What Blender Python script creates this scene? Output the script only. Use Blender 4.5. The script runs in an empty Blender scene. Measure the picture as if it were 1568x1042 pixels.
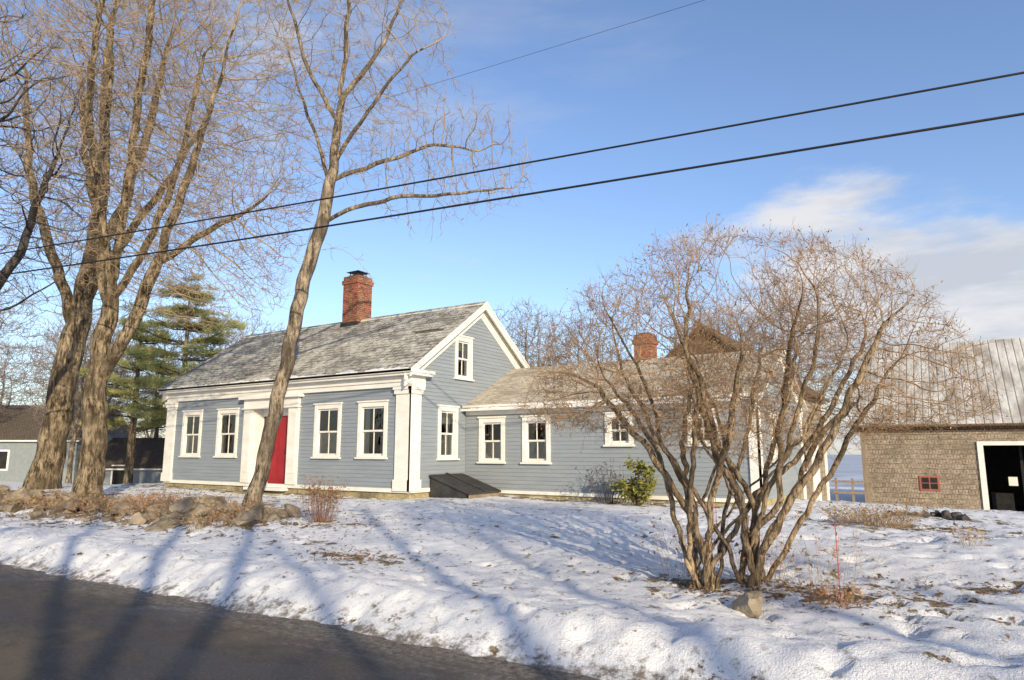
import bpy, math, random, time
import numpy as np
from mathutils import Vector, Matrix, noise as mn
T00=time.time()
rng=np.random.default_rng(11); R=random.Random(11)
scene=bpy.context.scene
YAW=math.radians(33)
def link(o):
    scene.collection.objects.link(o); return o
def empty(name,loc=(0,0,0)):
    o=bpy.data.objects.new(name,None); o.location=loc; o.empty_display_size=.2; return link(o)

# ------------------------------------------------------------ materials
def newmat(name):
    m=bpy.data.materials.new(name); m.use_nodes=True
    nt=m.node_tree; b=nt.nodes['Principled BSDF']; return m,nt,b
def ramp(nt,fac,stops):
    r=nt.nodes.new('ShaderNodeValToRGB'); nt.links.new(fac,r.inputs[0])
    e=r.color_ramp.elements
    while len(e)<len(stops): e.new(.5)
    for i,(p,c) in enumerate(stops):
        e[i].position=p; e[i].color=(c[0],c[1],c[2],1) if not isinstance(c,(int,float)) else (c,c,c,1)
    return r.outputs[0]
def mix(nt,fac,a,b,mode='MIX'):
    m=nt.nodes.new('ShaderNodeMix'); m.data_type='RGBA'; m.blend_type=mode
    for s,v in ((0,fac),(6,a),(7,b)):
        if hasattr(v,'links'): nt.links.new(v,m.inputs[s])
        elif isinstance(v,(int,float)): m.inputs[s].default_value=v if s==0 else (v,v,v,1)
        else: m.inputs[s].default_value=(*v,1)
    return m.outputs[2]
def noise_(nt,vec,scale,detail=4,rough=.6):
    n=nt.nodes.new('ShaderNodeTexNoise'); n.inputs['Scale'].default_value=scale
    n.inputs['Detail'].default_value=detail; n.inputs['Roughness'].default_value=rough
    if vec is not None: nt.links.new(vec,n.inputs['Vector'])
    return n.outputs['Fac']
def mapped(nt,out,scale):
    m=nt.nodes.new('ShaderNodeMapping'); m.inputs['Scale'].default_value=scale
    nt.links.new(out,m.inputs['Vector']); return m.outputs[0]
def bump(nt,b,h,strength,dist):
    n=nt.nodes.new('ShaderNodeBump'); n.inputs['Strength'].default_value=strength; n.inputs['Distance'].default_value=dist
    nt.links.new(h,n.inputs['Height']); nt.links.new(n.outputs[0],b.inputs['Normal'])
def math_(nt,op,a,b_):
    m=nt.nodes.new('ShaderNodeMath'); m.operation=op
    for i,v in enumerate((a,b_)):
        if hasattr(v,'links'): nt.links.new(v,m.inputs[i])
        else: m.inputs[i].default_value=v
    return m.outputs[0]
def nm(name,c1,c2,scale=4,rough=.8,bs=30,bd=.01,bst=.5,stretch=(1,1,1),spec=.3,coord='Object'):
    m,nt,b=newmat(name); tc=nt.nodes.new('ShaderNodeTexCoord'); v=mapped(nt,tc.outputs[coord],stretch)
    col=ramp(nt,noise_(nt,v,scale,5 if bd else 2),[(.3,c1),(.7,c2)])
    nt.links.new(col,b.inputs['Base Color']); b.inputs['Roughness'].default_value=rough
    b.inputs['Specular IOR Level'].default_value=spec
    if bd: bump(nt,b,noise_(nt,v,bs,4),bst,bd)
    return m
def brickmat(name,c1,c2,mortar,w,h,ms,rough=.85,bd=.01,mottle=None,vary=.5,ma=.75,dk=.45,lo=.3):
    m,nt,b=newmat(name); tc=nt.nodes.new('ShaderNodeTexCoord'); uv=tc.outputs['UV']
    t=nt.nodes.new('ShaderNodeTexBrick'); nt.links.new(uv,t.inputs['Vector'])
    t.inputs['Scale'].default_value=1; t.inputs['Brick Width'].default_value=w; t.inputs['Row Height'].default_value=h
    t.inputs['Mortar Size'].default_value=ms; t.inputs['Mortar Smooth'].default_value=.2
    t.inputs['Color1'].default_value=(*c1,1); t.inputs['Color2'].default_value=(*c2,1); t.inputs['Mortar'].default_value=(*mortar,1)
    col=t.outputs['Color']
    n1=noise_(nt,uv,1.6,6,.7)
    if mottle:
        col=mix(nt,ramp(nt,n1,[(.44,0.),(.56,ma)]),col,mottle)
        n2=noise_(nt,mapped(nt,uv,(.7,1.6,1)),.8,6,.7)
        col=mix(nt,ramp(nt,n2,[(.50,0.),(.60,.8)]),col,tuple(x*dk for x in c1))
    col=mix(nt,vary,col,ramp(nt,noise_(nt,mapped(nt,uv,(1,2.6,1)),6,5,.75),[(.36,lo),(.64,1.3)]),'MULTIPLY')
    nt.links.new(col,b.inputs['Base Color']); b.inputs['Roughness'].default_value=rough
    b.inputs['Specular IOR Level'].default_value=.25
    inv=ramp(nt,t.outputs['Fac'],[(0,1.),(1,0.)])
    bump(nt,b,mix(nt,.4,inv,noise_(nt,uv,40,4)),.9,bd)
    return m

M_side=nm('clapboard_paint',(.225,.258,.288),(.285,.318,.348),scale=.9,rough=.6,bs=25,bd=.002,bst=.3,stretch=(1,1,9))
M_side2=nm('clapboard_paint_light',(.245,.273,.292),(.305,.333,.348),scale=1.2,rough=.6,bs=25,bd=.002,bst=.3,stretch=(1,1,9))
M_white=nm('white_trim_paint',(.72,.69,.61),(.86,.83,.76),scale=2.2,rough=.5,bs=18,bd=.002,bst=.3,stretch=(1,1,2))
M_red=nm('red_door_paint',(.30,.016,.02),(.38,.026,.03),scale=2,rough=.4,bd=.001)
M_found=brickmat('granite_foundation',(.40,.34,.2),(.26,.23,.16),(.12,.1,.08),.9,.3,.02,mottle=(.48,.40,.2))
M_roof=brickmat('weathered_roof_shingles',(.52,.49,.41),(.38,.355,.305),(.12,.11,.09),.36,.19,.022,mottle=(.72,.69,.59),bd=.05,vary=.85,dk=.42,lo=.36)
M_roof2=brickmat('tan_roof_shingles',(.58,.50,.38),(.48,.41,.31),(.2,.17,.12),.30,.14,.010,mottle=(.68,.61,.48),bd=.02,vary=.6,ma=.6,dk=.6,lo=.5)
M_broof=brickmat('brown_shingles',(.22,.14,.085),(.15,.10,.065),(.04,.03,.02),.2,.13,.01,bd=.015,vary=.6)
M_shing=brickmat('weathered_wall_shingles',(.42,.335,.235),(.29,.23,.165),(.12,.095,.07),.11,.20,.009,bd=.025,mottle=(.44,.37,.27),vary=.8,lo=.4,dk=.6,ma=.5)
M_brick=brickmat('chimney_brick',(.44,.14,.065),(.28,.085,.045),(.34,.28,.22),.21,.075,.01,bd=.01,vary=.7)
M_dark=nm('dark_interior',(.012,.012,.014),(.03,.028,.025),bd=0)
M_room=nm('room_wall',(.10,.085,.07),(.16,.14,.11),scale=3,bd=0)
M_curt=nm('curtain_cloth',(.62,.57,.44),(.80,.74,.60),scale=8,bd=.004,stretch=(6,6,.5))
M_metal=nm('dark_metal',(.02,.02,.022),(.05,.05,.05),rough=.45,bd=.001)
M_tar=nm('bulkhead_roofing',(.025,.025,.028),(.06,.058,.055),scale=3,rough=.7,bd=.004)
M_stone=nm('field_stone',(.10,.08,.06),(.38,.31,.22),scale=3.5,rough=.9,bs=9,bd=.05,bst=.9)
M_wood=nm('weathered_wood',(.2,.15,.1),(.34,.27,.19),scale=5,rough=.85,bs=20,bd=.006,stretch=(5,5,.6))
M_leaf=nm('dry_leaves',(.14,.075,.03),(.34,.20,.09),scale=9,rough=.9,bd=0)
M_weed=nm('dry_stems',(.26,.17,.09),(.42,.29,.16),scale=5,rough=.9,bd=0)
M_rhod=nm('evergreen_leaf',(.06,.085,.02),(.34,.30,.07),scale=4,rough=.5,bd=0)
M_pine=nm('pine_needles',(.24,.26,.08),(.58,.53,.20),scale=1.1,rough=.7,bd=0)
M_cable=nm('black_cable',(.01,.01,.012),(.02,.02,.022),rough=.5,bd=0)

def barkmat(name,c1,c2,s=1.,bd=.03,lo=.22):
    m,nt,b=newmat(name); tc=nt.nodes.new('ShaderNodeTexCoord')
    v=mapped(nt,tc.outputs['Object'],(6*s,6*s,1.3*s))
    n=noise_(nt,v,1.5,6,.8); big=noise_(nt,tc.outputs['Object'],1.5,5,.65)
    col=ramp(nt,n,[(.43,tuple(x*lo for x in c1)),(.5,c1),(.60,c2)])
    col=mix(nt,ramp(nt,big,[(.44,0.),(.58,.75)]),col,tuple(x*.35 for x in c1))
    nt.links.new(col,b.inputs['Base Color']); b.inputs['Roughness'].default_value=.9
    b.inputs['Specular IOR Level'].default_value=.15
    bump(nt,b,n,1.,bd); return m
M_bark=barkmat('bark_brown',(.25,.19,.12),(.48,.38,.25),bd=.09,lo=.16)
M_barkg=barkmat('bark_grey',(.24,.19,.135),(.44,.36,.26),bd=.05)
M_barkd=barkmat('bark_dark',(.06,.055,.055),(.12,.10,.09))
M_lilb=barkmat('bark_lilac',(.27,.195,.12),(.50,.38,.24),3,.012)
M_twig=nm('twigs_tan',(.29,.21,.13),(.46,.345,.22),scale=1.5,rough=.85,bd=0)
M_twigd=nm('twigs_dark',(.07,.06,.06),(.13,.11,.10),scale=1.5,rough=.85,bd=0)
M_twigl=nm('twigs_lilac',(.25,.155,.085),(.46,.30,.16),scale=2.5,rough=.85,bd=0)
M_twigf=nm('twigs_far',(.22,.18,.15),(.32,.27,.22),scale=.3,rough=.9,bd=0)

M_glass=bpy.data.materials.new('window_glass'); M_glass.use_nodes=True
nt=M_glass.node_tree; nt.nodes.clear()
o=nt.nodes.new('ShaderNodeOutputMaterial'); mx=nt.nodes.new('ShaderNodeMixShader'); g=nt.nodes.new('ShaderNodeBsdfGlossy'); t=nt.nodes.new('ShaderNodeBsdfTransparent'); fr=nt.nodes.new('ShaderNodeFresnel')
g.inputs['Roughness'].default_value=.02; fr.inputs[0].default_value=1.9; t.inputs[0].default_value=(.85,.87,.88,1)
tc=nt.nodes.new('ShaderNodeTexCoord'); bp=nt.nodes.new('ShaderNodeBump'); bp.inputs['Strength'].default_value=.25; bp.inputs['Distance'].default_value=.02
nt.links.new(noise_(nt,tc.outputs['Object'],2.5,2),bp.inputs['Height']); nt.links.new(bp.outputs[0],g.inputs['Normal'])
nt.links.new(fr.outputs[0],mx.inputs[0]); nt.links.new(t.outputs[0],mx.inputs[1]); nt.links.new(g.outputs[0],mx.inputs[2]); nt.links.new(mx.outputs[0],o.inputs[0])

M_mroof,nt,b=newmat('barn_metal_roof'); tc=nt.nodes.new('ShaderNodeTexCoord')
w=nt.nodes.new('ShaderNodeTexWave'); w.inputs['Scale'].default_value=1.05; w.bands_direction='X'; nt.links.new(tc.outputs['UV'],w.inputs['Vector'])
n=noise_(nt,mapped(nt,tc.outputs['UV'],(1.2,.35,1)),1.5,6,.65)
c=ramp(nt,n,[(.38,(.34,.30,.24)),(.5,(.54,.50,.43)),(.62,(.72,.69,.62))])
c=mix(nt,ramp(nt,w.outputs['Fac'],[(.0,.6),(.08,0.)]),c,(.2,.18,.15))
nt.links.new(c,b.inputs['Base Color']); b.inputs['Roughness'].default_value=.6; b.inputs['Metallic'].default_value=.05
bump(nt,b,ramp(nt,w.outputs['Fac'],[(0,0.),(.12,1.)]),.6,.03)

M_snow,nt,b=newmat('snow_ground'); tc=nt.nodes.new('ShaderNodeTexCoord'); ob=tc.outputs['Object']
at=nt.nodes.new('ShaderNodeAttribute'); at.attribute_name='litter'
sep=nt.nodes.new('ShaderNodeSeparateColor'); nt.links.new(at.outputs['Color'],sep.inputs[0])
snowc=ramp(nt,noise_(nt,ob,1.1,5,.7),[(.38,(.80,.80,.81)),(.58,(.93,.925,.91))])
def amp(n,k,off): return math_(nt,'ADD',math_(nt,'MULTIPLY',math_(nt,'SUBTRACT',n,.5),k),off)
n1=noise_(nt,ob,3.6,6,.72)
msk=ramp(nt,amp(n1,2.6,sep.outputs[0]),[(.27,0.),(.38,1.)])
dirt=ramp(nt,noise_(nt,ob,20,5,.8),[(.4,(.06,.04,.024)),(.5,(.21,.145,.08)),(.6,(.42,.33,.20))])
c=mix(nt,msk,snowc,dirt)
grime=ramp(nt,amp(noise_(nt,ob,7,6,.75),2.4,sep.outputs[1]),[(.12,0.),(.5,.92)])
c=mix(nt,grime,c,(.17,.135,.10))
speck=ramp(nt,noise_(nt,ob,30,3,.8),[(.62,0.),(.68,.5)])
c=mix(nt,speck,c,(.35,.27,.18))
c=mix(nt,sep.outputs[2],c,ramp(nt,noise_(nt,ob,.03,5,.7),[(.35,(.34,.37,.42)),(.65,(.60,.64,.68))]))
nt.links.new(c,b.inputs['Base Color']); b.inputs['Roughness'].default_value=.75; b.inputs['Specular IOR Level'].default_value=.25
hsum=mix(nt,.45,noise_(nt,ob,9,6,.75),noise_(nt,ob,55,3,.75))
bump(nt,b,hsum,.85,.055)

M_road,nt,b=newmat('asphalt'); tc=nt.nodes.new('ShaderNodeTexCoord'); ob=tc.outputs['Object']
st=mapped(nt,ob,(.7,1.3,1))
big=noise_(nt,st,.7,6,.62)
c=ramp(nt,big,[(.40,(.032,.026,.020)),(.5,(.062,.047,.033)),(.60,(.125,.095,.060))])
c=mix(nt,ramp(nt,noise_(nt,ob,30,5,.85),[(.48,0.),(.60,.5)]),c,(.17,.14,.10))
c=mix(nt,ramp(nt,noise_(nt,ob,2.6,6,.8),[(.50,0.),(.60,.45)]),c,(.032,.027,.022))
sx=nt.nodes.new('ShaderNodeSeparateXYZ'); nt.links.new(ob,sx.inputs[0])
edge=ramp(nt,math_(nt,'ADD',math_(nt,'MULTIPLY',math_(nt,'ADD',sx.outputs[1],10.2),.75),amp(noise_(nt,mapped(nt,ob,(.8,2.5,1)),3,6,.8),2.,.3)),[(.55,0.),(1.,.85)])
c=mix(nt,edge,c,ramp(nt,noise_(nt,ob,14,5,.8),[(.4,(.06,.05,.04)),(.6,(.32,.27,.21))]))
nt.links.new(c,b.inputs['Base Color'])
nt.links.new(ramp(nt,big,[(.4,.45),(.6,.8)]),b.inputs['Roughness'])
bump(nt,b,noise_(nt,ob,60,4,.8),.8,.012)

# ------------------------------------------------------------ mesh builder
class MB:
    def __init__(s): s.v=[];s.f=[];s.uv=[];s.mi=[]
    def poly(s,pts,m=0):
        pts=[Vector(p) for p in pts]; i=len(s.v); s.v+= [tuple(p) for p in pts]; s.f.append(tuple(range(i,i+len(pts)))); s.mi.append(m)
        e1=(pts[1]-pts[0]).normalized(); n=(pts[1]-pts[0]).cross(pts[-1]-pts[0])
        n=n.normalized() if n.length>1e-9 else Vector((0,0,1)); e2=n.cross(e1)
        for p in pts: s.uv+= [p.dot(e1),p.dot(e2)]
    def box(s,x0,x1,y0,y1,z0,z1,m=0):
        if x0>x1:x0,x1=x1,x0
        if y0>y1:y0,y1=y1,y0
        s.poly([(x0,y0,z0),(x1,y0,z0),(x1,y0,z1),(x0,y0,z1)],m)
        s.poly([(x1,y0,z0),(x1,y1,z0),(x1,y1,z1),(x1,y0,z1)],m)
        s.poly([(x1,y1,z0),(x0,y1,z0),(x0,y1,z1),(x1,y1,z1)],m)
        s.poly([(x0,y1,z0),(x0,y0,z0),(x0,y0,z1),(x0,y1,z1)],m)
        s.poly([(x0,y0,z1),(x1,y0,z1),(x1,y1,z1),(x0,y1,z1)],m)
        s.poly([(x0,y1,z0),(x1,y1,z0),(x1,y0,z0),(x0,y0,z0)],m)
    def slab(s,a,b,c,d,th,m=0,mu=None):
        mu=m if mu is None else mu
        a,b,c,d=[Vector(p) for p in (a,b,c,d)]; dn=Vector((0,0,-th)); A,B,C,D=a+dn,b+dn,c+dn,d+dn
        s.poly([a,b,c,d],m); s.poly([D,C,B,A],mu)
        for p,q,P,Q in ((a,b,A,B),(b,c,B,C),(c,d,C,D),(d,a,D,A)): s.poly([P,Q,q,p],mu)
    def obj(s,name,mats,parent=None,smooth=False,loc=None,rotz=0):
        me=bpy.data.meshes.new(name); me.from_pydata(s.v,[],s.f)
        uvl=me.uv_layers.new(name='UVMap'); uvl.data.foreach_set('uv',np.array(s.uv,dtype=np.float32))
        me.polygons.foreach_set('material_index',s.mi)
        for m in mats: me.materials.append(m)
        if smooth: me.polygons.foreach_set('use_smooth',[True]*len(s.f))
        me.update(); o=link(bpy.data.objects.new(name,me))
        if parent: o.parent=parent
        if loc: o.location=loc
        o.rotation_euler[2]=rotz
        return o
class Wall:
    def __init__(s,axis,plane): s.a=axis; s.p=plane
    def P(s,u,n,z): return (u,s.p-n,z) if s.a=='F' else (s.p+n,u,z)
    def box(s,mb,u0,u1,n0,n1,z0,z1,m=0):
        if s.a=='F': mb.box(u0,u1,s.p-n1,s.p-n0,z0,z1,m)
        else: mb.box(s.p+n0,s.p+n1,u0,u1,z0,z1,m)
    def clap(s,mb,u0,u1,z0,z1,holes=(),ext=None,m=0,h=.11,out=.016):
        z=z0
        while z<z1-1e-4:
            zt=min(z+h,z1); zc=(z+zt)/2
            def E(zz):
                if ext is None: return u0,u1
                a,b=ext(zz); return max(u0,a),min(u1,b)
            a0,b0=E(z);a1,b1=E(zt)
            if b0-a0>.03:
                if b1<a1: a1=b1=(a0+b0)/2
                segs=[(a0,b0,a1,b1)]
                for (h0,h1,hz0,hz1) in holes:
                    if hz0<zc<hz1:
                        ns=[]
                        for (p,q,r,t) in segs:
                            if h0>=q or h1<=p: ns.append((p,q,r,t)); continue
                            if h0>p: ns.append((p,h0,r,h0))
                            if h1<q: ns.append((h1,q,h1,t))
                        segs=ns
                for (p,q,r,t) in segs:
                    mb.poly([s.P(p,out,z),s.P(q,out,z),s.P(t,.002,zt),s.P(r,.002,zt)],m)
                    mb.poly([s.P(p,0,z),s.P(q,0,z),s.P(q,out,z),s.P(p,out,z)],m)
            z+=h
    def window(s,mb,c,w,z0,z1,style=0,two=True):
        cs=.12; u0,u1=c-w/2,c+w/2
        s.box(mb,u0,u0+cs,-.02,.045,z0,z1,0); s.box(mb,u1-cs,u1,-.02,.045,z0,z1,0)
        s.box(mb,u0+cs,u1-cs,-.02,.043,z1-.13,z1,0); s.box(mb,u0-.03,u1+.03,-.02,.075,z1+.001,z1+.045,0)
        s.box(mb,u0-.04,u1+.04,-.02,.09,z0-.05,z0-.002,0)
        s.box(mb,u0+cs,u1-cs,-.02,.041,z0,z0+.05,0)
        a,b=u0+cs,u1-cs; p,q=z0+.05,z1-.13; mid=(p+q)/2
        f=.05
        for (lo,hi,n) in ((p,mid+.02,-.045),(mid-.02,q,-.012)):
            s.box(mb,a,a+f,n-.03,n,lo,hi,0); s.box(mb,b-f,b,n-.03,n,lo,hi,0)
            s.box(mb,a+f,b-f,n-.03,n-.001,lo,lo+f,0); s.box(mb,a+f,b-f,n-.03,n-.001,hi-f,hi,0)
            if two:
                m_=(a+b)/2; s.box(mb,m_-.014,m_+.014,n-.028,n-.003,lo+f,hi-f,0)
            mb.poly([s.P(a+f,n-.02,lo+f),s.P(b-f,n-.02,lo+f),s.P(b-f,n-.02,hi-f),s.P(a+f,n-.02,hi-f)],1)
        s.box(mb,a-.05,a,-.2,-.021,p-.05,q+.05,0); s.box(mb,b,b+.05,-.2,-.021,p-.05,q+.05,0)
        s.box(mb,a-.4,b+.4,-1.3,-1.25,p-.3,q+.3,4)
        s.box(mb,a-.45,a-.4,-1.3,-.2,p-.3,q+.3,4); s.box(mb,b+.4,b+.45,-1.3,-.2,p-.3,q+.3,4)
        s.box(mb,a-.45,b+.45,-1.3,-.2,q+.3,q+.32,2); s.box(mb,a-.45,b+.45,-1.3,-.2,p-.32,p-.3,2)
        if style&1: s.box(mb,a,b,-.072,-.066,mid+(q-mid)*.45,q,3)
        if style&2: s.box(mb,a,a+(b-a)*.26,-.10,-.09,p,q,3); s.box(mb,b-(b-a)*.26,b,-.102,-.092,p,q,3)
        if style&4: s.box(mb,a,b,-.086,-.080,p,mid-.02,3)
        return (a-.03,b+.03,p-.02,q+.05)
WM=[M_white,M_glass,M_dark,M_curt,M_room]

# ============================================================ FARMHOUSE
house=empty('gray_clapboard_farmhouse',(0,0,0))
H=3.2; ZR=6.45; SL=.70; XL=-11.7; ZB=.66
def zr(y): return ZR-SL*abs(y-H)
F=Wall('F',0.); G=Wall('R',0.)
win=MB(); holesF=[]
for c,st in ((-10.2,4),(-8.15,2),(-3.27,4),(-1.42,2)):
    holesF.append(F.window(win,c,1.14,1.56,3.12,st))
holesG=[G.window(win,1.62,.92,1.52,3.02,5),G.window(win,2.35,.86,3.92,5.2,3)]
win.obj('main_windows',WM,house)
walls=MB()
holesF.append((-6.95,-4.7,.3,3.3))
F.clap(walls,XL,0,ZB,3.5,holesF)
G.clap(walls,0,2*H,ZB,ZR,holesG,ext=lambda z:(0,2*H) if z<zr(0)-.05 else (H-(ZR-.05-z)/SL,H+(ZR-.05-z)/SL))
walls.poly([(0,2*H,.3),(XL,2*H,.3),(XL,2*H,4),(0,2*H,4)]); 
walls.poly([(XL,2*H,.3),(XL,0,.3),(XL,0,zr(0)-.06),(XL,H,ZR-.06),(XL,2*H,zr(0)-.06)])
walls.obj('main_walls',[M_side],house)
fd=MB()
F.box(fd,XL+.02,-.03,-.4,-.01,-.3,ZB,0); G.box(fd,.02,2*H-.02,-.4,-.012,-.3,ZB,0)
fd.obj('foundation',[M_found],house)
tr=MB()
F.box(tr,XL,.0,.0,.05,ZB-.05,ZB+.06,0); G.box(tr,.0,2*H,.0,.048,ZB-.05,ZB+.06,0)
for (a,b_) in ((XL-.06,XL+.46),(-.5,.055)):
    F.box(tr,a,b_,.0,.07,ZB+.061,3.3,0)
    F.box(tr,a-.04,b_+.04,.0,.11,3.3,3.42,0); F.box(tr,a-.07,b_+.07,.0,.14,3.421,3.5,0)
    F.box(tr,a-.03,b_+.03,.0,.1,ZB+.0,ZB+.3,0)
G.box(tr,-.07,.36,.0,.06,ZB+.061,3.3,0); G.box(tr,-.11,.4,.0,.1,3.301,3.421,0); G.box(tr,-.14,.43,.0,.13,3.422,3.501,0); G.box(tr,-.1,.39,.0,.09,ZB,ZB+.3,0)
F.box(tr,XL-.08,.08,.0,.09,3.502,3.80,0)
F.box(tr,XL-.08,.08,.09,.13,3.64,3.80,0)
F.box(tr,XL-.28,.28,.0,.3,3.801,3.87,0); F.box(tr,XL-.3,.30,.0,.36,3.871,3.955,0)
G.box(tr,.002,.5,.0,.08,3.503,3.80,0); G.box(tr,.002,.62,.0,.26,3.802,3.868,0); G.box(tr,.002,.66,.0,.295,3.869,3.953,0)
for xs,xe,dz,th in ((.0,.05,.10,.40),(.2,.25,.04,.20)):
    for sgn in (-1,1):
        yend=H+sgn*(H+.32)
        zt=zr(yend)
        a=[(xe,H,ZR-dz),(xe,yend,zt-dz),(xe,yend,zt-dz-th),(xe,H,ZR-dz-th)]
        b2=[(xs,p[1],p[2]) for p in a]
        if sgn<0: tr.poly(a[::-1]); 
        else: tr.poly(a)
        tr.poly(b2); tr.poly([a[3],a[2],b2[2],b2[3]]); tr.poly([a[0],a[1],b2[1],b2[0]]); tr.poly([a[1],a[2],b2[2],b2[1]])
        a=[(XL-xe,p[1],p[2]) for p in a]; b2=[(XL-xs,p[1],p[2]) for p in b2]
        tr.poly(a); tr.poly(b2); tr.poly([a[3],a[2],b2[2],b2[3]])
DX=-.2
def FB(u0,u1,*a): F.box(tr,u0+DX,u1+DX,*a)
FB(-7.0,-6.55,.0,.1,ZB+.062,3.12,0); FB(-4.78,-4.33,.0,.1,ZB+.062,3.12,0)
FB(-6.95,-6.60,.1,.12,ZB+.4,2.95,0); FB(-4.73,-4.38,.1,.12,ZB+.4,2.95,0)
FB(-7.0,-4.33,.0,.12,3.121,3.40,0); FB(-7.15,-4.18,.0,.24,3.401,3.499,0)
FB(-7.05,-4.28,.0,.16,3.08,3.12,0)
FB(-6.55,-6.5,-.35,.0,ZB,3.12,0); FB(-4.83,-4.78,-.35,.0,ZB,3.12,0)
FB(-6.5,-6.2,-.35,-.3,ZB,1.35,0);FB(-5.13,-4.83,-.35,-.3,ZB,1.35,0)
FB(-6.24,-6.14,-.35,-.27,ZB,3.0,0); FB(-5.2,-5.1,-.35,-.27,ZB,3.0,0)
FB(-6.5,-4.83,-.35,-.26,2.86,3.12,0)
FB(-6.55,-4.78,-.35,.02,3.10,3.118,0)
FB(-6.6,-4.75,-.35,.25,.52,ZB-.055,0)
tr.obj('white_trim',[M_white],house)
dr=MB()
F.box(dr,-6.14+DX,-5.2+DX,-.36,-.31,ZB+.0,2.86,0)
for (u0,u1) in ((-6.05,-5.72),(-5.62,-5.29)):
    for (z0,z1) in ((.85,1.6),(1.75,2.7)): F.box(dr,u0+DX,u1+DX,-.31,-.295,z0,z1,0)
F.box(dr,-5.32+DX,-5.27+DX,-.31,-.26,1.65,1.7,1)
F.box(dr,-6.5+DX,-6.24+DX,-.38,-.33,1.35,2.86,2);F.box(dr,-5.1+DX,-4.83+DX,-.38,-.33,1.35,2.86,2)
dr.obj('front_door',[M_red,M_metal,M_glass],house)
st_=MB(); F.box(st_,-6.9,-4.85,.25,.62,.2,.45,0); st_.obj('door_step',[M_found],house)

rf=MB()
e=-.36; ee=2*H+.36; x0,x1=XL-.28,.28
rf.slab((x0,e,zr(e)),(x1,e,zr(e)),(x1,H,ZR),(x0,H,ZR),.07,0,1)
rf.slab((x0,H,ZR),(x1,H,ZR),(x1,ee,zr(ee)),(x0,ee,zr(ee)),.07,0,1)
rf.slab((x0,H-.14,ZR-.07),(x1,H-.14,ZR-.07),(x1,H,ZR+.025),(x0,H,ZR+.025),.03,0,1)
rf.slab((x0,H,ZR+.025),(x1,H,ZR+.025),(x1,H+.14,ZR-.07),(x0,H+.14,ZR-.07),.03,0,1)
rf.obj('main_roof',[M_roof,M_white],house)

def chimney(mb,cx,cy,w,d,z0,z1):
    mb.box(cx-w/2,cx+w/2,cy-d/2,cy+d/2,z0,z1-.3,0)
    mb.box(cx-w/2-.04,cx+w/2+.04,cy-d/2-.04,cy+d/2+.04,z1-.3,z1-.15,0)
    mb.box(cx-w/2,cx+w/2,cy-d/2,cy+d/2,z1-.15,z1,0)
    mb.box(cx-w/2+.12,cx+w/2-.12,cy-d/2+.12,cy+d/2-.12,z1,z1+.06,1)
ch=MB(); chimney(ch,-5.55,H+.0,.74,.72,5.6,8.05)
ch.box(-5.55-.42,-5.55+.42,H-.40,H+.40,5.9,6.32,2)
for i in (-.2,.2):
    for j in (-.2,.2): ch.box(-5.55+i-.012,-5.55+i+.012,H+j-.012,H+j+.012,8.05,8.22,1)
ch.box(-5.55-.3,-5.55+.3,H-.3,H+.3,8.22,8.24,1)
chimney(ch,4.75,5.3,.55,.5,4.,5.25)
ch.obj('brick_chimneys',[M_brick,M_metal,M_metal],house)

EY=2.5; EH=2.65; EX=8.6; EZ=4.5; ES=.52
def ez(y): return EZ-ES*abs(y-(EY+EH))
E=Wall('F',EY); ER=Wall('R',EX)
win=MB(); hE=[]
for c,w,z0,z1,s_ in ((.99,.92,1.42,2.7,4),(2.52,.92,1.42,2.7,4),(5.07,.8,1.9,2.72,2),(7.3,.8,1.9,2.72,0)):
    hE.append(E.window(win,c,w,z0,z1,s_))
hR=[ER.window(win,4.2,.8,1.5,2.7,1)]
win.obj('ell_windows',WM,house)
wl=MB(); E.clap(wl,.02,EX,.58,3.0,hE); ER.clap(wl,EY,EY+2*EH,.58,EZ,hR,ext=lambda z:(EY,EY+2*EH) if z<ez(EY)-.05 else (EY+EH-(EZ-.05-z)/ES,EY+EH+(EZ-.05-z)/ES))
wl.poly([(EX,EY+2*EH,-.6),(0,EY+2*EH,-.6),(0,EY+2*EH,3.1),(EX,EY+2*EH,3.1)])
wl.obj('ell_walls',[M_side2],house)
fd=MB(); E.box(fd,.02,EX-.02,-.3,-.01,-.5,.58,0); ER.box(fd,EY+.02,EY+2*EH,-.3,-.012,-.6,.58,0); fd.obj('ell_foundation',[M_found],house)
tr=MB()
E.box(tr,.05,EX,0,.05,.53,.62,0); E.box(tr,.05,EX+.05,0,.06,2.80,3.02,0); E.box(tr,.05,EX+.22,0,.24,3.021,3.09,0)
E.box(tr,EX-.2,EX+.05,.0,.055,.621,2.8,0); ER.box(tr,EY-.055,EY+.2,0,.05,.62,2.8,0); ER.box(tr,EY+2*EH-.2,EY+2*EH+.03,0,.05,.3,3.0,0)
for sgn in (-1,1):
    ye=EY+EH+sgn*(EH+.25)
    a=[(EX+.05,EY+EH,EZ-.06),(EX+.05,ye,ez(ye)-.06),(EX+.05,ye,ez(ye)-.3),(EX+.05,EY+EH,EZ-.3)]
    tr.poly(a); b2=[(EX+.002,p[1],p[2]) for p in a]; tr.poly([a[3],a[2],b2[2],b2[3]])
tr.obj('ell_trim',[M_white],house)
rf=MB(); e=EY-.28; ee=EY+2*EH+.28
rf.slab((.0,e,ez(e)),(EX+.2,e,ez(e)),(EX+.2,EY+EH,EZ),(.0,EY+EH,EZ),.06,0,1)
rf.slab((.0,EY+EH,EZ),(EX+.2,EY+EH,EZ),(EX+.2,ee,ez(ee)),(.0,ee,ez(ee)),.06,0,1)
rf.obj('ell_roof',[M_roof2,M_white],house)
sh=MB(); sx0,sx1,sy0,sy1=3.6,8.45,7.0,13.0; scx=(sx0+sx1)/2; sz=5.7; se=3.7
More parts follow.
